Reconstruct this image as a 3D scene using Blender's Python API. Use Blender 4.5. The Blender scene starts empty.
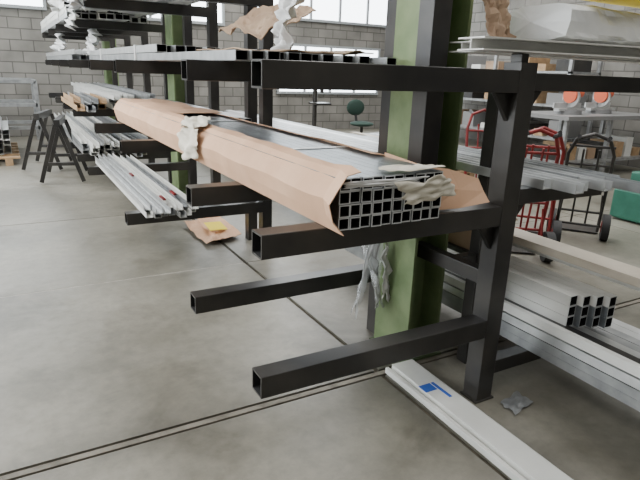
import bpy, math, random
from mathutils import Vector, Matrix, noise
random.seed(4)
# ------------------------------------------------------------------ materials
def mat(name, col, rough=.6, metal=0., col2=None, scale=6., bump=0., bscale=None, detail=6, alpha=None, trans=0.):
    m=bpy.data.materials.new(name); m.use_nodes=True; nt=m.node_tree
    b=nt.nodes['Principled BSDF']
    b.inputs['Roughness'].default_value=rough; b.inputs['Metallic'].default_value=metal
    b.inputs['Base Color'].default_value=(*col,1)
    tc=nt.nodes.new('ShaderNodeTexCoord')
    if col2:
        n=nt.nodes.new('ShaderNodeTexNoise'); n.inputs['Scale'].default_value=scale; n.inputs['Detail'].default_value=detail
        nt.links.new(tc.outputs['Object'],n.inputs['Vector'])
        r=nt.nodes.new('ShaderNodeValToRGB'); r.color_ramp.elements[0].position=.35; r.color_ramp.elements[1].position=.68
        r.color_ramp.elements[0].color=(*col,1); r.color_ramp.elements[1].color=(*col2,1)
        nt.links.new(n.outputs['Fac'],r.inputs['Fac']); nt.links.new(r.outputs['Color'],b.inputs['Base Color'])
    if bump:
        n2=nt.nodes.new('ShaderNodeTexNoise'); n2.inputs['Scale'].default_value=bscale or 40; n2.inputs['Detail'].default_value=4
        nt.links.new(tc.outputs['Object'],n2.inputs['Vector'])
        bp=nt.nodes.new('ShaderNodeBump'); bp.inputs['Strength'].default_value=bump; bp.inputs['Distance'].default_value=.02
        nt.links.new(n2.outputs['Fac'],bp.inputs['Height']); nt.links.new(bp.outputs['Normal'],b.inputs['Normal'])
    if alpha is not None: b.inputs['Alpha'].default_value=alpha
    if trans: b.inputs['Transmission Weight'].default_value=trans
    return m
def emis(name,col,s):
    m=bpy.data.materials.new(name); m.use_nodes=True; b=m.node_tree.nodes['Principled BSDF']
    b.inputs['Base Color'].default_value=(*col,1); b.inputs['Emission Color'].default_value=(*col,1); b.inputs['Emission Strength'].default_value=s
    return m
STEEL=mat('dark_steel',(.030,.029,.029),.34,.35,(.060,.056,.051),4)
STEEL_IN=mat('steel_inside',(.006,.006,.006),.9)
GREEN=mat('green_paint',(.125,.18,.075),.6,0,(.20,.26,.125),6,.12,30)
GREEND=mat('green_paint_dark',(.06,.09,.04),.7,0,(.09,.12,.055),5)
RED=mat('red_paint',(.24,.018,.017),.45,.1,(.15,.012,.012),9)
REDSPOT=mat('red_spot',(.12,.01,.01),.7)
CARD=mat('cardboard',(.60,.36,.225),.8,0,(.68,.43,.28),5,.06,25)
CARD2=mat('cardboard_dull',(.30,.20,.13),.85,0,(.38,.27,.18),5,.1,25)
ALU=mat('aluminium',(.52,.53,.53),.35,.7,(.66,.67,.67),10)
ALUD=mat('aluminium_dull',(.27,.28,.285),.4,.6,(.42,.43,.435),10)
ALUW=mat('aluminium_white',(.62,.62,.59),.4,.1,(.70,.70,.67),6)
TUBE=mat('galvanised_tube',(.20,.22,.235),.34,.75,(.30,.32,.335),8)
TUBEE=mat('tube_cut_edge',(.62,.64,.65),.4,.2)
PAPER=mat('wrap_paper',(.62,.58,.48),.85,0,(.72,.68,.58),8,.12,14)
PLAST=mat('clear_film',(.8,.82,.82),.18,0,None,alpha=.32)
PLASTW=mat('white_film',(.66,.67,.67),.3,0,(.74,.74,.73),5,.3,12)
YEL=mat('yellow_label',(.85,.68,.03),.6)
BLUE=mat('blue_label',(.03,.10,.42),.6)
BLACK=mat('black_rubber',(.015,.015,.016),.6)
WOOD=mat('wood',(.30,.19,.1),.7,0,(.40,.27,.15),12)
BEIGE=mat('beige_profile',(.46,.41,.33),.5,.1,(.54,.48,.40),6)
ORANGE=mat('orange_plastic',(.62,.12,.05),.45)
TEAL=mat('green_machine',(.02,.12,.08),.5,.0,(.03,.16,.11),8)
DGREEN=mat('chair_fabric',(.012,.035,.026),.8)
GREY=mat('grey_plastic',(.2,.2,.2),.5)

def floor_mat():
    m=bpy.data.materials.new('concrete_floor'); m.use_nodes=True; nt=m.node_tree; b=nt.nodes['Principled BSDF']; L=nt.links.new
    tc=nt.nodes.new('ShaderNodeTexCoord')
    def N(s,d,ro=.6,dist=0):
        n=nt.nodes.new('ShaderNodeTexNoise'); n.inputs['Scale'].default_value=s; n.inputs['Detail'].default_value=d; n.inputs['Roughness'].default_value=ro; n.inputs['Distortion'].default_value=dist
        L(tc.outputs['Object'],n.inputs['Vector']); return n
    a=N(.8,8); r=nt.nodes.new('ShaderNodeValToRGB'); e=r.color_ramp.elements
    e[0].position=.35; e[0].color=(.145,.136,.109,1); e[1].position=.64; e[1].color=(.275,.258,.215,1)
    L(a.outputs['Fac'],r.inputs['Fac'])
    c=N(14,6,.7); r2=nt.nodes.new('ShaderNodeValToRGB'); e=r2.color_ramp.elements
    e[0].position=.3; e[0].color=(.72,.72,.72,1); e[1].position=.6; e[1].color=(1,1,1,1)
    L(c.outputs['Fac'],r2.inputs['Fac'])
    mx=nt.nodes.new('ShaderNodeMixRGB'); mx.blend_type='MULTIPLY'; mx.inputs[0].default_value=.8
    L(r.outputs[0],mx.inputs[1]); L(r2.outputs[0],mx.inputs[2])
    s=N(1.5,5,.62,.5); r3=nt.nodes.new('ShaderNodeValToRGB'); e=r3.color_ramp.elements
    e[0].position=.30; e[0].color=(.48,.46,.42,1); e[1].position=.47; e[1].color=(1,1,1,1)
    L(s.outputs['Fac'],r3.inputs['Fac'])
    m2=nt.nodes.new('ShaderNodeMixRGB'); m2.blend_type='MULTIPLY'; m2.inputs[0].default_value=.7
    L(mx.outputs[0],m2.inputs[1]); L(r3.outputs[0],m2.inputs[2])
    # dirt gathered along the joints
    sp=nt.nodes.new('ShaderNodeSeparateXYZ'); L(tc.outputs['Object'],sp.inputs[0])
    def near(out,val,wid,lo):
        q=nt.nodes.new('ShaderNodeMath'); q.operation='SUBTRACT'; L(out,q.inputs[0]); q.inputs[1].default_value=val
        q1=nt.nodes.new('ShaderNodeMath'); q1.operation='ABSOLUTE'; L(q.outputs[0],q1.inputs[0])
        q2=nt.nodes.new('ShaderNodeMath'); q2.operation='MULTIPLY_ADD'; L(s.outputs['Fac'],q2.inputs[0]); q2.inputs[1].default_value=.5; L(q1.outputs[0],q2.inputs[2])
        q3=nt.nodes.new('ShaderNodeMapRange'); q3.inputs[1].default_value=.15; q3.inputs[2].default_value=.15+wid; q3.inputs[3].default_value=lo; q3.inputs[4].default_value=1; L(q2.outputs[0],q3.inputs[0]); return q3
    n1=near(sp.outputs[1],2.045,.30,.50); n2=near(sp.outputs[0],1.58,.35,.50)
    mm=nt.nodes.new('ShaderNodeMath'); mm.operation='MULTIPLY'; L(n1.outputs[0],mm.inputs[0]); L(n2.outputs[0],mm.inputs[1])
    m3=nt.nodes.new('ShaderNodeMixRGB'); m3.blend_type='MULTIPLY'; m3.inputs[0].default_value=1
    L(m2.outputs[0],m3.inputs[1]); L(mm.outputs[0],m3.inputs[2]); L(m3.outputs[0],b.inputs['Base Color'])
    rr=nt.nodes.new('ShaderNodeMapRange'); rr.inputs[3].default_value=.26; rr.inputs[4].default_value=.52
    L(a.outputs['Fac'],rr.inputs[0]); L(rr.outputs[0],b.inputs['Roughness'])
    bp=nt.nodes.new('ShaderNodeBump'); bp.inputs['Strength'].default_value=.08; bp.inputs['Distance'].default_value=.01
    L(c.outputs['Fac'],bp.inputs['Height']); L(bp.outputs[0],b.inputs['Normal'])
    return m
def block_mat(name,axis):
    m=bpy.data.materials.new(name); m.use_nodes=True; nt=m.node_tree; b=nt.nodes['Principled BSDF']; L=nt.links.new
    tc=nt.nodes.new('ShaderNodeTexCoord'); sp=nt.nodes.new('ShaderNodeSeparateXYZ'); cb=nt.nodes.new('ShaderNodeCombineXYZ')
    L(tc.outputs['Object'],sp.inputs[0]); L(sp.outputs[axis],cb.inputs[0]); L(sp.outputs[2],cb.inputs[1])
    br=nt.nodes.new('ShaderNodeTexBrick'); br.inputs['Scale'].default_value=1; br.inputs['Brick Width'].default_value=.42; br.inputs['Row Height'].default_value=.21
    br.inputs['Mortar Size'].default_value=.010; br.inputs['Color1'].default_value=(.18,.173,.157,1); br.inputs['Color2'].default_value=(.235,.225,.205,1); br.inputs['Mortar'].default_value=(.10,.095,.087,1)
    L(cb.outputs[0],br.inputs['Vector']); 
    n=nt.nodes.new('ShaderNodeTexNoise'); n.inputs['Scale'].default_value=2.; n.inputs['Detail'].default_value=6; L(tc.outputs['Object'],n.inputs['Vector'])
    mr=nt.nodes.new('ShaderNodeMapRange'); mr.inputs[1].default_value=.3; mr.inputs[2].default_value=.7; mr.inputs[3].default_value=.7; mr.inputs[4].default_value=1.1; L(n.outputs['Fac'],mr.inputs[0])
    mx=nt.nodes.new('ShaderNodeMixRGB'); mx.blend_type='MULTIPLY'; mx.inputs[0].default_value=1; L(br.outputs['Color'],mx.inputs[1]); L(mr.outputs[0],mx.inputs[2])
    L(mx.outputs[0],b.inputs['Base Color']); b.inputs['Roughness'].default_value=.9
    bp=nt.nodes.new('ShaderNodeBump'); bp.inputs['Strength'].default_value=.5; bp.inputs['Distance'].default_value=.01; bp.invert=True
    L(br.outputs['Fac'],bp.inputs['Height']); L(bp.outputs[0],b.inputs['Normal'])
    return m
# ------------------------------------------------------------------ mesh builder
class MB:
    def __init__(s,name): s.n=name; s.v=[]; s.f=[]; s.mi=[]; s.mats=[]; s.sm=[]
    def m(s,mt):
        if mt not in s.mats: s.mats.append(mt)
        return s.mats.index(mt)
    def add(s,vs,fs,mt,smooth=False):
        o=len(s.v); s.v+= [tuple(v) for v in vs]; i=s.m(mt)
        for f in fs: s.f.append([o+k for k in f]); s.mi.append(i); s.sm.append(smooth)
    def box(s,lo,hi,mt):
        x0,y0,z0=lo;x1,y1,z1=hi
        s.add([(x0,y0,z0),(x1,y0,z0),(x1,y1,z0),(x0,y1,z0),(x0,y0,z1),(x1,y0,z1),(x1,y1,z1),(x0,y1,z1)],
              [(3,2,1,0),(4,5,6,7),(0,1,5,4),(1,2,6,5),(2,3,7,6),(3,0,4,7)],mt)
    def frame(s,a,b,up=(0,0,1)):
        a=Vector(a);b=Vector(b);d=(b-a).normalized();up=Vector(up)
        if abs(d.dot(up))>.95: up=Vector((0,1,0))
        r=d.cross(up).normalized();u=r.cross(d).normalized(); return a,b,r,u
    def bar(s,a,b,w,h,mt,up=(0,0,1)):
        a,b,r,u=s.frame(a,b,up)
        q=[(-w/2,-h/2),(w/2,-h/2),(w/2,h/2),(-w/2,h/2)]
        vs=[a+r*x+u*y for x,y in q]+[b+r*x+u*y for x,y in q]
        s.add(vs,[(0,1,2,3),(7,6,5,4),(0,4,5,1),(1,5,6,2),(2,6,7,3),(3,7,4,0)],mt)
    def tube(s,a,b,w,h,t,mt,inner=None,edge=None,up=(0,0,1)):
        inner=inner or mt; edge=edge or mt
        a,b,r,u=s.frame(a,b,up)
        def ring(p,w,h): return [p+r*x+u*y for x,y in [(-w/2,-h/2),(w/2,-h/2),(w/2,h/2),(-w/2,h/2)]]
        vs=ring(a,w,h)+ring(b,w,h)+ring(a,w-2*t,h-2*t)+ring(b,w-2*t,h-2*t)
        s.add(vs,[(k,k+4,(k+1)%4+4,(k+1)%4) for k in range(4)],mt)
        s.add(vs,[(8+k,8+(k+1)%4,12+(k+1)%4,12+k) for k in range(4)],inner)
        s.add(vs,[(k,(k+1)%4,8+(k+1)%4,8+k) for k in range(4)]+[(4+k,12+k,12+(k+1)%4,4+(k+1)%4) for k in range(4)],edge)
    def prism(s,a,b,prof,mt,up=(0,0,1)):
        a,b,r,u=s.frame(a,b,up); n=len(prof)
        vs=[a+r*x+u*y for x,y in prof]+[b+r*x+u*y for x,y in prof]
        s.add(vs,[tuple(range(n)),tuple(range(2*n-1,n-1,-1))]+[(k,k+n,(k+1)%n+n,(k+1)%n) for k in range(n)],mt)
    def cyl(s,a,b,r0,mt,seg=12,r1=None,smooth=True,cap=True):
        r1=r0 if r1 is None else r1
        a,b,r,u=s.frame(a,b)
        vs=[];
        for p,rad in((a,r0),(b,r1)):
            for k in range(seg):
                t=2*math.pi*k/seg; vs.append(p+r*math.cos(t)*rad+u*math.sin(t)*rad)
        s.add(vs,[(k,k+seg,(k+1)%seg+seg,(k+1)%seg) for k in range(seg)],mt,smooth)
        if cap: s.add(vs,[tuple(range(seg)),tuple(range(2*seg-1,seg-1,-1))],mt)
    def pipe(s,pts,r,mt,seg=8):
        for p,q in zip(pts[:-1],pts[1:]): s.cyl(p,q,r,mt,seg)
        for p in pts[1:-1]: s.ball(p,r,mt)
    def ball(s,c,r,mt,seg=8,rings=5,sc=(1,1,1)):
        vs=[];c=Vector(c)
        for i in range(rings+1):
            ph=math.pi*i/rings
            for k in range(seg):
                t=2*math.pi*k/seg; vs.append(c+Vector((r*sc[0]*math.sin(ph)*math.cos(t),r*sc[1]*math.sin(ph)*math.sin(t),r*sc[2]*math.cos(ph))))
        s.add(vs,[(i*seg+k,(i+1)*seg+k,(i+1)*seg+(k+1)%seg,i*seg+(k+1)%seg) for i in range(rings) for k in range(seg)],mt,True)
    def grid(s,rows,mt,smooth=True):
        n=len(rows[0]); vs=[p for r in rows for p in r]
        s.add(vs,[(i*n+j,i*n+j+1,(i+1)*n+j+1,(i+1)*n+j) for i in range(len(rows)-1) for j in range(n-1)],mt,smooth)
    def done(s,bevel=0,solid=0,loc=None):
        me=bpy.data.meshes.new(s.n); me.from_pydata(s.v,[],s.f); 
        for m in s.mats: me.materials.append(m)
        for p,i,sm in zip(me.polygons,s.mi,s.sm): p.material_index=i; p.use_smooth=sm
        me.update(); o=bpy.data.objects.new(s.n,me); bpy.context.collection.objects.link(o)
        if solid:
            k=o.modifiers.new('sol','SOLIDIFY'); k.thickness=solid
        if bevel:
            k=o.modifiers.new('bev','BEVEL'); k.width=bevel; k.segments=2; k.limit_method='ANGLE'
        return o
def crumple(mb,c,u,v,w,h,amp,mt,nu=16,nv=16,seed=0,ragged=.15,rnd=0,smooth=True):
    c=Vector(c);u=Vector(u).normalized();v=Vector(v).normalized();n=u.cross(v)
    rows=[]
    for i in range(nu+1):
        row=[]
        for j in range(nv+1):
            a=2*i/nu-1;b=2*j/nv-1
            da=a*math.sqrt(1-b*b/2); db=b*math.sqrt(1-a*a/2)
            aa=a*(1-rnd)+da*rnd; bb=b*(1-rnd)+db*rnd
            e=1+ragged*1.6*noise.noise(Vector((a*1.6+seed,b*1.6,seed)))*max(abs(a),abs(b))
            aa*=e/2; bb*=e/2
            k=noise.noise(Vector((aa*5+seed*3,bb*5,1.7*seed)))*amp+abs(noise.noise(Vector((aa*10+seed,bb*10,seed))))*amp*.45
            row.append(c+u*aa*w+v*bb*h+n*k)
        rows.append(row)
    mb.grid(rows,mt,smooth)
# ------------------------------------------------------------------ room
XL,XR,YN,YB,ZC=-6.,10.,-4.,13.,5.2
def simple(name,lo,hi,mt):
    b=MB(name); b.box(lo,hi,mt); return b.done()
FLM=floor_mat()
fl=MB('floor'); 
JD=mat('joint_dirt',(.05,.042,.03),.95,0,(.10,.085,.06),20)
JL=mat('joint_filler',(.42,.40,.36),.8,0,(.28,.26,.22),20)
fl.box((XL,YN,-.2),(XR,YB,-.014),JD)
ys=[YN,.2,2.045,3.93,5.8,7.6,9.5,11.3,YB]; xs=[XL,-3.2,1.55,5.6,XR]
for i in range(len(ys)-1):
    for j in range(len(xs)-1):
        g=.006
        y0=ys[i]+(g if i else 0)+(.024 if ys[i]==2.045 else 0); y1=ys[i+1]-(g if i<len(ys)-2 else 0)-(.024 if ys[i+1]==2.045 else 0)
        g2=.014
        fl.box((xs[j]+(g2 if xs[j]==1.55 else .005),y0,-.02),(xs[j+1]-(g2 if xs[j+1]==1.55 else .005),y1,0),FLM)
RAIL=mat('floor_rail',(.20,.18,.145),.6,.2,(.10,.09,.07),12)
fl.box((XL,2.030,-.014),(XR,2.060,-.001),RAIL)
fl.box((XL,3.916,-.014),(1.53,3.944,-.001),JL)
fl.box((-3.19,7.592,-.014),(1.53,7.608,-.001),JL)
fl.done()
simple('ceiling',(XL,YN,ZC),(XR,YB,ZC+.1),mat('ceiling_paint',(.5,.5,.5),.9))
simple('wall_left',(XL-.2,YN,0),(XL,YB,ZC),block_mat('block_wall_y',1))
BW=block_mat('block_wall_x',0); BY=bpy.data.materials['block_wall_y']
simple('wall_right',(XR,YN,0),(XR+.2,YB,ZC),BY)
simple('wall_front',(XL,YN-.2,0),(XR,YN,ZC),BW)
simple('wall_back',(XL,YB,0),(XR,YB+.2,ZC),BW)
SKY=emis('window_daylight',(.88,.95,1.),7.)
FR=mat('window_frame',(.3,.32,.33),.5)
def window_back(n,x0,x1,z0,z1,mul):
    b=MB('window_%d'%n); b.box((x0,YB-.03,z0),(x1,YB-.005,z1),SKY)
    for k in range(mul+1):
        x=x0+(x1-x0)*k/mul; b.box((x-.03,YB-.07,z0),(x+.03,YB-.002,z1),FR)
    for z in (z0,z1): b.box((x0-.03,YB-.08,z-.03),(x1+.03,YB-.002,z+.03),FR)
    b.done()
window_back(1,-4.,.9,2.50,4.2,6); window_back(2,1.3,4.6,2.45,4.2,4); window_back(3,6.0,9.0,.95,2.1,4); window_back(4,5.2,9.4,2.7,4.2,5)
b=MB('window_5')
b.box((XL+.005,3,1.6),(XL+.03,11,4.3),SKY)
for k in range(9): b.box((XL+.002,3+k-.03,1.6),(XL+.07,3+k+.03,4.3),FR)
b.done()
# ------------------------------------------------------------------ rack
def arm(b,y,z,x0=.695,x1=1.80,w=.088,t=.007):
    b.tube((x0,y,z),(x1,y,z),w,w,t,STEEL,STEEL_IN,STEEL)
def gusset(b,x,y,z,d,s=.09):
    t=.012
    b.add([(x,y-t,z),(x+d*s,y-t,z),(x,y-t,z-s*1.3),(x,y+t,z),(x+d*s,y+t,z),(x,y+t,z-s*1.3)],[(0,1,2),(5,4,3),(0,3,4,1),(1,4,5,2),(2,5,3,0)],STEEL)
r=MB('cantilever_rack')
Y1=1.66
ZL=(.385,.925,1.485)
r.tube((1.86,Y1,0.01),(1.86,Y1,1.56),.095,.095,.008,STEEL,STEEL_IN); r.box((1.80,Y1-.055,0),(1.92,Y1+.055,.010),STEEL)
for z in ZL: arm(r,Y1,z,x1=1.815)
for z in ZL[1:]: gusset(r,1.813,Y1,z-.044,-1)
for z,x in ((1.0,2.5),(1.485,2.9)):
    r.tube((1.905,Y1,z),(x,Y1,z),.07,.07,.006,STEEL,STEEL_IN); gusset(r,1.907,Y1,z-.035,1)
r.tube((1.905,Y1,.16),(2.62,Y1,.16),.07,.07,.006,STEEL,STEEL_IN)
Y2=2.47
r.tube((1.82,Y2,0),(1.82,Y2,2.9),.085,.085,.008,STEEL,STEEL_IN)
for z in ZL: arm(r,Y2,z,x1=1.78)
for z in (.16,1.0): r.tube((1.86,Y2,z),(2.62,Y2,z),.07,.07,.006,STEEL,STEEL_IN)
r.tube((1.672,2.0,.93),(1.672,2.0,2.9),.10,.10,.008,STEEL,STEEL_IN)
r.bar((1.672,2.05,.95),(1.78,2.45,.95),.06,.06,STEEL)
r.bar((1.88,Y1+.04,.60),(1.86,Y2,.60),.06,.07,STEEL)
r.tube((2.06,1.95,0),(2.06,1.95,1.5),.07,.07,.006,STEEL,STEEL_IN)
r.bar((1.9,1.95,.60),(2.06,1.95,.60),.05,.06,STEEL)
r.tube((2.62,Y1-.04,.15),(2.62,Y2+.04,.15),.06,.06,.006,STEEL,STEEL_IN)
r.box((1.84,Y1-.02,1.56),(1.88,Y1+.04,1.595),STEEL); r.box((2.82,Y1-.04,1.52),(2.88,Y1+.04,1.595),STEEL)
r.done(.003)
def rackunit(name,frames,levels,top,x0=.695,skip=()):
    q=MB(name)
    for y in frames:
        q.tube((1.84,y,0),(1.84,y,top),.085,.085,.008,STEEL,STEEL_IN)
        for z in levels:
            if (y,z) not in skip: arm(q,y,z,x0=x0)
    q.bar((1.84,frames[0],.6),(1.84,frames[-1],.6),.05,.05,STEEL) if len(frames)>1 else None
    if len(frames)>1: q.bar((1.84,frames[0],top-.3),(1.84,frames[-1],top-.3),.05,.05,STEEL)
    return q.done()
rackunit('cantilever_rack',[4.2,5.5],(.385,.925,1.485,2.0),3.0,skip=((5.5,.385),))
rackunit('cantilever_rack',[4.52,],(),3.0)
rackunit('cantilever_rack',[6.35],(.385,),2.9)
rackunit('cantilever_rack',[7.3,8.5],(.385,.925,1.485,1.93),2.9)
rackunit('cantilever_rack',[9.8,11.2],(.385,.925,1.485,1.93),2.9)
def column(y):
    c=MB('steel_column')
    c.box((1.735,y-.15,0),(1.752,y+.15,ZC),GREEN); c.box((1.935,y-.15,0),(1.952,y+.15,ZC),GREEN)
    c.box((1.752,y-.008,0),(1.935,y+.008,ZC),GREEN)
    c.box((1.71,y-.16,0),(1.98,y+.16,.012),GREEND)
    return c
c=column(2.22); c.ball((1.84,2.205,1.46),.035,REDSPOT,sc=(1,.15,1.5)); c.done(.002)
column(6.75).done(.002); column(11.6).done()
# ------------------------------------------------------------------ wrapped tube bundle
B=MB('wrapped_tube_bundle')
z0=.971; s=.046; x0=.955; nr=4; nc=10; yA,yB=1.56,5.7
for i in range(nc):
    for j in range(nr):
        jit=random.uniform(-.006,.006)
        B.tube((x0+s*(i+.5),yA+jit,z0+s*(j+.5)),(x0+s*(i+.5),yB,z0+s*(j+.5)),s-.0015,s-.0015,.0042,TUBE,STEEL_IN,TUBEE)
B.done()
W=MB('cardboard_wrap')
rows=[]
n=44
for k in range(n+1):
    t=k/n; y=1.50+t*(5.74-1.50)
    nz=noise.noise(Vector((y*2.3,0,0))); n2=noise.noise(Vector((y*6.1,3,0))); n3=noise.noise(Vector((y*3.1,7,0)))
    sec=[(x0-.012,z0+.0),(x0-.030+.006*nz,z0+.055),(x0-.044+.010*n2,z0+.112+.008*n3),(x0-.014+.008*nz,z0+.165),(x0+.022+.01*n2,z0+.205+.008*nz),(x0+.065+.025*n3,z0+.214+.012*nz+.010*n2)]
    if k==0: sec=[(x,z) if i<1 else (x-.030,z-.004) for i,(x,z) in enumerate(sec)]
    rows.append([Vector((x,y,z)) for x,z in sec])
W.grid(rows,CARD,False)
xr=x0+s*nc+.01
rows=[]
for k in range(24):
    y=1.95+k/23*3.8; nz=noise.noise(Vector((y*2.3,9,0)))
    rows.append([Vector((xr,y,z0)),Vector((xr+.008,y,z0+.1)),Vector((xr,y,z0+.186)),Vector((xr-.05+.03*nz,y,z0+.196+.006*nz))])
W.grid(rows,CARD,False)
rows=[]
for k in range(14):
    y=4.0+k/13*1.74
    rows.append([Vector((x0+.02+q*.085,y,z0+.205+.016*noise.noise(Vector((q*1.3,y*3,2))))) for q in range(6)])
W.grid(rows,CARD,False)
W.grid([[Vector((xr-.001,1.95,z0+.004)),Vector((xr,1.95,z0+.11)),Vector((xr-.005,1.95,z0+.2))],
        [Vector((xr+.02,1.66,z0+.004)),Vector((xr+.02,1.66,z0+.10)),Vector((xr+.01,1.70,z0+.18))],
        [Vector((xr+.16,1.64,z0+.006)),Vector((xr+.17,1.66,z0+.08)),Vector((xr+.14,1.70,z0+.16))],
        [Vector((xr+.29,1.60,z0+.03)),Vector((xr+.28,1.63,z0+.07)),Vector((xr+.27,1.66,z0+.12))]],CARD,False)
W.add([(x0-.012,5.74,z0),(xr,5.74,z0),(xr,5.74,z0+.19),(x0+.03,5.74,z0+.21),(x0-.044,5.74,z0+.112)],[(0,1,2,3,4)],CARD)
W.done(solid=.003)
P=MB('packing_tape')
for y in (2.25,3.6): P.box((x0+.06,y-.02,z0+s*nr+.001),(xr-.02,y+.02,z0+s*nr+.003),PLASTW)
P.done()
P=MB('torn_wrapping_paper')
crumple(P,(x0-.065,3.14,z0+.125),(0,1,0),(0.10,0,1),.40,.20,.026,PAPER,seed=2,ragged=.3,rnd=.8)
crumple(P,(x0-.005,3.20,z0+.225),(0,1,0),(1,0,.35),.37,.14,.020,PAPER,seed=5,ragged=.25,rnd=.8)
P.done(solid=.001)
P=MB('torn_wrapping_paper')
crumple(P,(x0+.36,1.520,z0+.130),(1,0,.12),(0,-.1,1),.25,.085,.018,PAPER,seed=7,ragged=.4,rnd=.2)
crumple(P,(x0+.34,1.59,z0+.198),(1,0,0),(0,1,0),.26,.10,.010,PAPER,seed=9,ragged=.2,rnd=.5)
crumple(P,(x0+.17,1.535,z0+.165),(1,0,.0),(0,-.1,1),.34,.024,.008,PLASTW,seed=3,ragged=.2)
P.done(solid=.001)
P=MB('hanging_plastic_film')
crumple(P,(1.69,2.33,.66),(1,-.3,0),(.10,0,1),.09,.52,.05,PLAST,seed=11,ragged=.4)
crumple(P,(1.64,2.30,.50),(1,.3,0),(-.25,0,1),.05,.45,.05,PLAST,seed=15,ragged=.4)
crumple(P,(1.60,2.28,.60),(1,.3,0),(.22,0,1),.022,.62,.04,PLAST,seed=19,ragged=.4)
crumple(P,(1.70,2.26,.46),(1,.3,0),(-.1,0,1),.045,.30,.04,PLASTW,seed=23,ragged=.4)
P.done(solid=.001)
# ------------------------------------------------------------------ profile bundles
def uprof(w,h,t): return [(-w/2,0),(w/2,0),(w/2,h),(w/2-t,h),(w/2-t,t),(-w/2+t,t),(-w/2+t,h),(-w/2,h)]
def hprof(w,h,t): return [(-w/2,0),(w/2,0),(w/2,t),(t/2,t),(t/2,h-t),(w/2,h-t),(w/2,h),(-w/2,h),(-w/2,h-t),(-t/2,h-t),(-t/2,t),(-w/2,t)]
def bundle(name,xa,xb,ya,yb,z,rows,w,mats,kind='u',wob=.03,tape=None,skew=0):
    b=MB(name); n=max(1,int((xb-xa)/w))
    for j in range(rows):
        for i in range(n):
            x=xa+w*(i+.5)+random.uniform(-.004,.004); m=random.choice(mats)
            d=random.uniform(-wob,wob)*3; d2=random.uniform(-wob,wob)*3
            h=w*.7; zz=z+j*(h+.004)
            if kind=='u': b.prism((x+skew,ya+d,zz),(x,yb+d2,zz),[(p,q) for p,q in uprof(w*.92,h,.004)],m)
            elif kind=='h': b.prism((x+skew,ya+d,zz),(x,yb+d2,zz),hprof(w*.92,h,.004),m)
            else: b.tube((x+skew,ya+d,zz+h/2),(x,yb+d2,zz+h/2),w*.95,h,.003,m,STEEL_IN,m)
    if tape:
        for y in tape: b.box((xa-.006,y-.02,z-.002),(xb+.006,y+.02,z+rows*(w*.7+.004)+.004),PLASTW)
    return b.done()
bundle('aluminium_profile_bundle',.80,1.22,4.0,6.6,.431,2,.055,[ALU,ALUW,ALUD],'u',.04)
b=MB('red_strap')
for x,y in ((.98,4.15),(1.1,4.3),(.95,5.2)): b.box((x-.010,y,.512),(x+.010,y+.14,.524),RED)
b.done()
bundle('aluminium_profile_bundle',.9,1.7,3.9,7.2,1.531,2,.07,[ALUD,ALU],'t',.03,[4.5,6.2])
bundle('aluminium_profile_bundle',.7,1.6,4.1,6.9,2.046,2,.10,[ALUW,ALU],'h',.06,[5.0])
bundle('aluminium_profile_bundle',.75,1.5,7.3,11.6,1.531,2,.08,[ALU,ALUD],'u',.08)
bundle('aluminium_profile_bundle',.7,1.6,7.1,11.6,1.976,3,.08,[ALUW,ALU],'t',.08,[8,10])
bundle('aluminium_profile_bundle',1.12,1.7,7.2,11.5,.971,3,.08,[ALU,ALUD,ALUW],'u',.08)
bundle('aluminium_profile_bundle',.75,1.6,7.1,11.5,.431,3,.08,[ALU,ALUD,ALUW],'u',.08)
bundle('timber_stack',.7,1.1,7.0,8.8,.971,2,.09,[WOOD,ALUD],'u',.1)
bundle('aluminium_profile_bundle',1.46,1.78,4.4,7.0,.971,3,.06,[ALUD,ALU],'t',.05)
P=MB('crumpled_film')
for k,(x,y,z) in enumerate([(.75,7.0,2.02),(.95,7.2,1.72),(.7,8.0,2.25),(.75,4.15,2.1),(.66,5.6,2.12),(.8,9.6,1.75)]):
    crumple(P,(x,y,z),(0,1,.2),(.3,0,1),.40,.26,.14,PLASTW,seed=20+k,ragged=.4,rnd=.5)
P.done(solid=.001)
bundle('aluminium_profile_bundle',.85,1.7,2.30,3.8,1.531,1,.06,[ALUD],'t',.05)
P=MB('cardboard_sheet_stack')
crumple(P,(1.40,3.05,1.595),(1,0,.02),(0,1,.02),.56,1.2,.016,CARD2,seed=30,ragged=.05,smooth=False)
crumple(P,(1.52,3.5,1.80),(1,0,.5),(0,1,.1),.40,.7,.05,CARD2,seed=37,ragged=.1,smooth=False)
P.done(solid=.006)
P=MB('hanging_wrap'); crumple(P,(1.30,2.75,1.74),(0,1,0),(.25,0,1),.16,.30,.08,PLASTW,seed=41,ragged=.4,rnd=.5); P.done(solid=.001)
# ------------------------------------------------------------------ right-hand side loads
b=MB('white_channel_beam')
b.prism((1.63,1.72,1.598),(3.2,1.52,1.598),hprof(.17,.05,.006),ALUW)
b.prism((1.75,1.90,1.598),(3.3,1.86,1.598),hprof(.16,.045,.006),ALUW); b.done()
b=MB('film_wrapped_bundle')
rows=[]
for k in range(30):
    x=2.14+k*.055
    row=[]
    for a in range(25):
        t=2*math.pi*a/24; rr=1+.16*noise.noise(Vector((x*5,math.cos(t)*2,math.sin(t)*2)))+.08*noise.noise(Vector((x*17,math.cos(t)*6,math.sin(t)*6)))
        cy=math.copysign(abs(math.cos(t))**.4,math.cos(t)); sz=math.copysign(abs(math.sin(t))**.4,math.sin(t))
        row.append(Vector((x,1.85+.17*cy*rr,1.740+.075*sz*rr)))
    rows.append(row)
rows=[[Vector((2.10,1.85,1.74))+(p-Vector((2.14,1.85,1.74)))*.02 for p in rows[0]]]+rows
b.grid(rows,PLASTW,False); b.box((2.3,1.62,1.845),(2.9,1.78,1.865),YEL); b.done()
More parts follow.
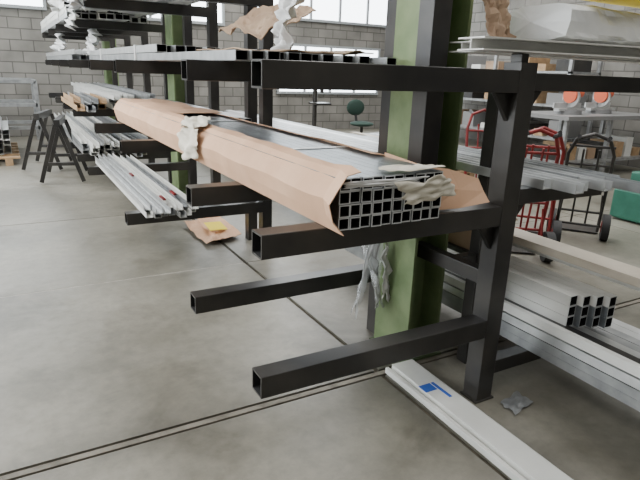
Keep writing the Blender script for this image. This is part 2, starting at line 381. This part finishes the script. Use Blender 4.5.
b=MB('cardboard_flap'); crumple(b,(1.98,1.95,1.78),(1,.2,0),(0,.3,1),.20,.28,.05,CARD2,seed=50,ragged=.2,smooth=False); b.done(solid=.004)
bundle('silver_flat_bar_bundle',2.0,2.5,1.45,2.6,1.037,1,.06,[ALU,ALUD],'u',.05)
bundle('grey_profile_bundle',2.14,2.62,.2,3.4,.197,3,.06,[ALU,ALUD,ALU],'t',.02)
b=MB('white_flat_bar'); b.bar((2.16,.3,.36),(2.16,3.2,.36),.03,.045,ALUW); b.bar((2.22,.3,.355),(2.22,3.2,.355),.05,.03,STEEL); b.done()
b=MB('beige_channel'); b.prism((2.40,.3,.66),(2.40,2.9,.66),[(-.07,-.02),(.07,-.02),(.07,.02),(-.07,.02)],BEIGE)
b.prism((2.50,.3,.61),(2.50,3.0,.61),[(-.08,-.02),(.08,-.02),(.08,.02),(-.08,.02)],ALUW)
b.done()
b=MB('wrapped_white_tube_bundle')
for i in range(4):
    for j in range(3):
        b.tube((2.25+i*.055,1.50-.03*i,.39+j*.054),(2.25+i*.055,2.7,.39+j*.054),.053,.052,.004,ALUW if (j==2 or i==0) else TUBE,STEEL_IN,TUBEE)
b.done()
b=MB('support_posts')
for y in (.9,2.85): b.box((2.38,y-.04,.335),(2.56,y+.04,.59),STEEL)
b.done()
b=MB('cardboard_box')
b.box((2.10,2.05,.60),(2.32,2.40,.83),CARD2); 
b.add([(2.10,2.05,.83),(2.32,2.05,.83),(2.30,1.93,.78),(2.12,1.93,.78)],[(0,1,2,3)],CARD2)
b.box((2.08,2.0,.57),(2.34,2.45,.60),STEEL); b.done(.004)
b=MB('white_floor_channel')
b.prism((1.635,.7,0.001),(1.66,2.03,0.001),[(-.085,0),(.095,0),(.095,.035),(.085,.04),(-.045,.04),(-.045,.008),(-.065,.008),(-.065,.03),(-.085,.03)],ALUW)
b.bar((1.64,1.74,.0415),(1.64,1.80,.0415),.07,.002,BLUE); b.bar((1.69,1.66,.0415),(1.69,1.80,.0415),.018,.002,BLUE)
b.done(.001)
b=MB('metal_scrap_plate'); crumple(b,(1.98,1.52,.010),(1,.2,0),(0,1,0),.16,.10,.006,ALUD,seed=60); b.done()
b=MB('cardboard_scrap')
crumple(b,(1.58,4.85,.042),(1,.3,.06),(0,1,.02),.40,.72,.03,CARD,seed=61,ragged=.06,smooth=False)
b.bar((1.58,4.66,.075),(1.60,4.92,.080),.16,.004,YEL); b.done(solid=.004)
# ------------------------------------------------------------------ left background
def sawhorse(x,y,a):
    b=MB('sawhorse'); ca,sa=math.cos(a),math.sin(a)
    def P(u,v,z): return (x+u*ca-v*sa,y+u*sa+v*ca,z)
    b.bar(P(-.42,0,.76),P(.42,0,.76),.07,.09,STEEL)
    for u in(-.36,.36):
        for v in(-.25,.25):
            b.bar(P(u,v*.12,.74),P(u*1.1,v,0.02),.05,.05,STEEL)
        b.bar(P(u*1.07,-.16,.25),P(u*1.07,.16,.25),.04,.04,STEEL)
    b.done(.002)
sawhorse(.46,9.1,1.3); sawhorse(.60,8.1,1.4)
b=MB('steel_frame_stand')
for x in(-1.6,-.2,.5):
    for y in (11.3,12.4): b.bar((x,y,0),(x,y,1.15),.06,.06,ALUD)
for z in(.35,.75,1.15):
    b.bar((-1.6,11.3,z),(.5,11.3,z),.06,.06,ALUD); b.bar((-1.6,12.4,z),(.5,12.4,z),.06,.06,ALUD)
    for x in(-1.6,-.2,.5): b.bar((x,11.3,z),(x,12.4,z),.05,.05,ALUD)
b.done()
bundle('aluminium_profile_bundle',-1.6,.05,9.6,11.1,.13,6,.1,[ALU,ALUD,ALUW],'u',.05)
b=MB('timber_pallet')
for x in(-1.5,-1.0,-.05): b.box((x-.05,9.3,0),(x+.05,11.1,.10),WOOD)
for k in range(6): b.box((-1.65,9.3+k*.33,.10),(.1,9.42+k*.33,.125),WOOD)
b.done()
# ------------------------------------------------------------------ right background
def handtruck(x,y,a,lean=.22,h=1.15,col=RED):
    b=MB('hand_truck'); ca,sa=math.cos(a),math.sin(a)
    def P(u,v,z): 
        v=v+z*lean; return (x+u*ca-v*sa,y+u*sa+v*ca,z)
    for u in(-.19,.19): b.pipe([P(u,0,.04),P(u,0,h-.2),P(u*.7,.03,h-.05)],.016,col)
    b.pipe([P(-.13,.03,h-.05),P(0,.04,h),P(.13,.03,h-.05)],.016,col)
    for u in (-.065,.065): b.pipe([P(u,.01,.1),P(u,.01,h-.15)],.010,col)
    for z in(.25,.5,.75,.93): b.pipe([P(-.19,0,z),P(.19,0,z)],.012,col)
    b.add([P(-.2,-.24,.01),P(.2,-.24,.01),P(.2,.0,.01),P(-.2,.0,.01),P(-.2,-.24,.02),P(.2,-.24,.02),P(.2,.0,.02),P(-.2,.0,.02)],[(3,2,1,0),(4,5,6,7),(0,1,5,4),(1,2,6,5),(2,3,7,6),(3,0,4,7)],STEEL)
    b.pipe([P(-.26,.12,.13),P(.26,.12,.13)],.012,STEEL)
    for sgn in(-1,1):
        b.pipe([P(sgn*.17,0,.45),P(sgn*.19,.12,.13)],.01,col)
        b.cyl(P(sgn*.21,.12,.13),P(sgn*.28,.12,.13),.13,BLACK,24); b.cyl(P(sgn*.205,.12,.13),P(sgn*.285,.12,.13),.06,RED,16)
    for sgn in(-1,1): b.pipe([P(sgn*.12,.03,h-.05),P(sgn*.12,.16,h-.02)],.018,BLACK)
    b.done()
handtruck(3.80,3.20,2.5,.25,1.12); handtruck(4.25,3.45,2.3,.30,1.1); handtruck(4.45,4.25,-.5,.25,1.15); handtruck(5.0,3.45,2.2,.55,1.05,STEEL)
b=MB('workbench')
b.box((7.2,5.4,.92),(9.6,6.5,.98),GREY)
for x in(7.3,8.35,9.5):
    for y in(5.5,6.4): b.box((x-.03,y-.03,0),(x+.03,y+.03,.92),ALUD)
b.box((7.3,5.48,.25),(9.5,6.42,.29),ALUD)
random.seed(12)
for k in range(9):
    x=7.35+k*.24; h=random.uniform(.1,.32); b.box((x,5.6,.29),(x+.18,6.1,.29+h),random.choice([GREY,WOOD,ALUW,CARD2,STEEL]))
b.done()
def mitersaw(x,y,z=.98):
    b=MB('miter_saw')
    b.cyl((x,y,z),(x,y,z+.07),.20,GREY,20); b.box((x-.32,y-.08,z+.05),(x+.32,y+.02,z+.09),ALU); b.box((x-.32,y+.02,z+.09),(x+.32,y+.05,z+.17),ALU)
    b.cyl((x-.02,y-.02,z+.25),(x+.02,y-.02,z+.25),.15,ALU,28); b.cyl((x-.05,y-.02,z+.29),(x+.035,y-.02,z+.29),.12,ORANGE,24)
    b.cyl((x+.04,y,z+.30),(x+.24,y,z+.32),.065,ORANGE,14); b.bar((x,y+.15,z+.07),(x,y+.02,z+.33),.06,.05,GREY)
    b.pipe([(x,y-.1,z+.38),(x,y-.2,z+.44),(x,y-.26,z+.36)],.025,BLACK); b.done()
mitersaw(7.75,5.85); mitersaw(8.65,5.95)
b=MB('green_machine')
b.box((5.9,3.0,.02),(6.9,3.7,.35),TEAL); b.box((6.0,3.1,.35),(6.5,3.6,.55),TEAL); b.cyl((6.55,3.35,.45),(6.85,3.35,.45),.12,TEAL,18)
b.cyl((6.2,3.35,.55),(6.2,3.35,.72),.05,GREY,14); b.done(.02)
b=MB('storage_shelving')
for x in (8.9,9.7):
    for y in(6.8,8.6,10.4): b.box((x-.03,y-.03,0),(x+.03,y+.03,2.0),ALUD)
for z in(.4,1.0,1.6): b.box((8.87,6.77,z),(9.73,10.43,z+.04),ALUD)
random.seed(8)
for z in(.44,1.04,1.64):
    y=6.9
    while y<10.1:
        w=random.uniform(.2,.5); h=random.uniform(.1,.32); b.box((9.0,y,z),(9.6,y+w,z+h),random.choice([CARD2,GREY,ALUW,STEEL,WOOD,GREY])); y+=w+random.uniform(.05,.4)
b.done()
def chair(x,y):
    b=MB('office_chair')
    for k in range(5):
        t=k*1.2566; b.bar((x,y,.1),(x+.3*math.cos(t),y+.3*math.sin(t),.07),.04,.03,BLACK); b.ball((x+.3*math.cos(t),y+.3*math.sin(t),.035),.035,BLACK)
    b.cyl((x,y,.1),(x,y,.45),.03,STEEL); b.ball((x,y,.49),.25,DGREEN,16,8,(1,1,.22)); b.bar((x,y+.2,.48),(x,y+.27,.75),.05,.02,BLACK)
    b.ball((x,y+.26,.80),.22,DGREEN,16,8,(1,.2,.75)); b.done()
chair(6.35,9.6)
b=MB('drill_press')
x,y=6.0,10.9
b.box((x-.2,y-.25,0),(x+.2,y+.25,.06),STEEL); b.cyl((x,y+.1,.06),(x,y+.1,1.5),.05,STEEL); b.box((x-.10,y-.25,1.25),(x+.10,y+.25,1.5),STEEL); b.cyl((x,y-.2,1.25),(x,y-.2,1.05),.04,STEEL)
b.box((x-.18,y-.32,.8),(x+.18,y+.05,.84),STEEL); b.pipe([(x+.10,y-.2,1.3),(x+.25,y-.25,1.2)],.012,BLACK); b.done()
bundle('aluminium_profile_bundle',2.9,3.8,4.6,9.6,.62,2,.1,[ALUD,ALU],'t',.1)
b=MB('trestle_table')
for y in(5.,7.,9.2):
    b.box((2.8,y-.04,.55),(3.9,y+.04,.62),STEEL)
    for x in(2.9,3.8): b.box((x-.03,y-.03,0),(x+.03,y+.03,.55),STEEL)
b.done()
bundle('profile_pallet_stack',4.3,6.2,6.2,8.2,.12,4,.12,[ALU,ALUD,BEIGE],'t',.1)
b=MB('timber_pallet')
for x in(4.4,5.2,6.1): b.box((x-.05,6.1,0),(x+.05,8.2,.09),WOOD)
for k in range(7): b.box((4.3,6.1+k*.33,.09),(6.2,6.2+k*.33,.118),WOOD)
b.done()
# ------------------------------------------------------------------ lights
def area(name,loc,rot,sx,sy,e,col=(1,1,1)):
    l=bpy.data.lights.new(name,'AREA'); l.shape='RECTANGLE'; l.size=sx;l.size_y=sy;l.energy=e;l.color=col
    o=bpy.data.objects.new(name,l); o.location=loc;o.rotation_euler=rot; bpy.context.collection.objects.link(o)
for i,(x,y,e) in enumerate([(-2.5,0,170),(-2.5,5,350),(-2.5,10,350),(3.8,0,130),(4.5,5.5,250),(4.5,10.5,290),(8,2,130),(8,8,160)]):
    area('ceiling_fill_%d'%i,(x,y,ZC-.05),(0,0,0),2.6,3.2,e,(1.,.99,.965))  # unseen area lights added under the closed ceiling to light the hall
area('window_light',(XL+.15,6,2.9),(0,-math.pi/2,0),2.6,8,380,(.95,.98,1.))
w=bpy.data.worlds.new('world'); bpy.context.scene.world=w; w.use_nodes=True
w.node_tree.nodes['Background'].inputs[0].default_value=(.8,.87,1,1); w.node_tree.nodes['Background'].inputs[1].default_value=.4
# ------------------------------------------------------------------ camera
yaw,pitch,roll,f=.51704553,.29891555,.03489068,548.34
F=Vector((math.sin(yaw)*math.cos(pitch),math.cos(yaw)*math.cos(pitch),-math.sin(pitch)))
R=Vector((math.cos(yaw),-math.sin(yaw),0)); U=R.cross(F)
c_,s_=math.cos(roll),math.sin(roll); R,U=c_*R+s_*U,-s_*R+c_*U
cam=bpy.data.cameras.new('camera'); cam.sensor_width=36; cam.lens=f/640*36; cam.clip_start=.05
co=bpy.data.objects.new('camera',cam); bpy.context.collection.objects.link(co)
M=Matrix(((R.x,U.x,-F.x,0),(R.y,U.y,-F.y,0),(R.z,U.z,-F.z,1.5),(0,0,0,1)))
co.matrix_world=M
bpy.context.scene.camera=co
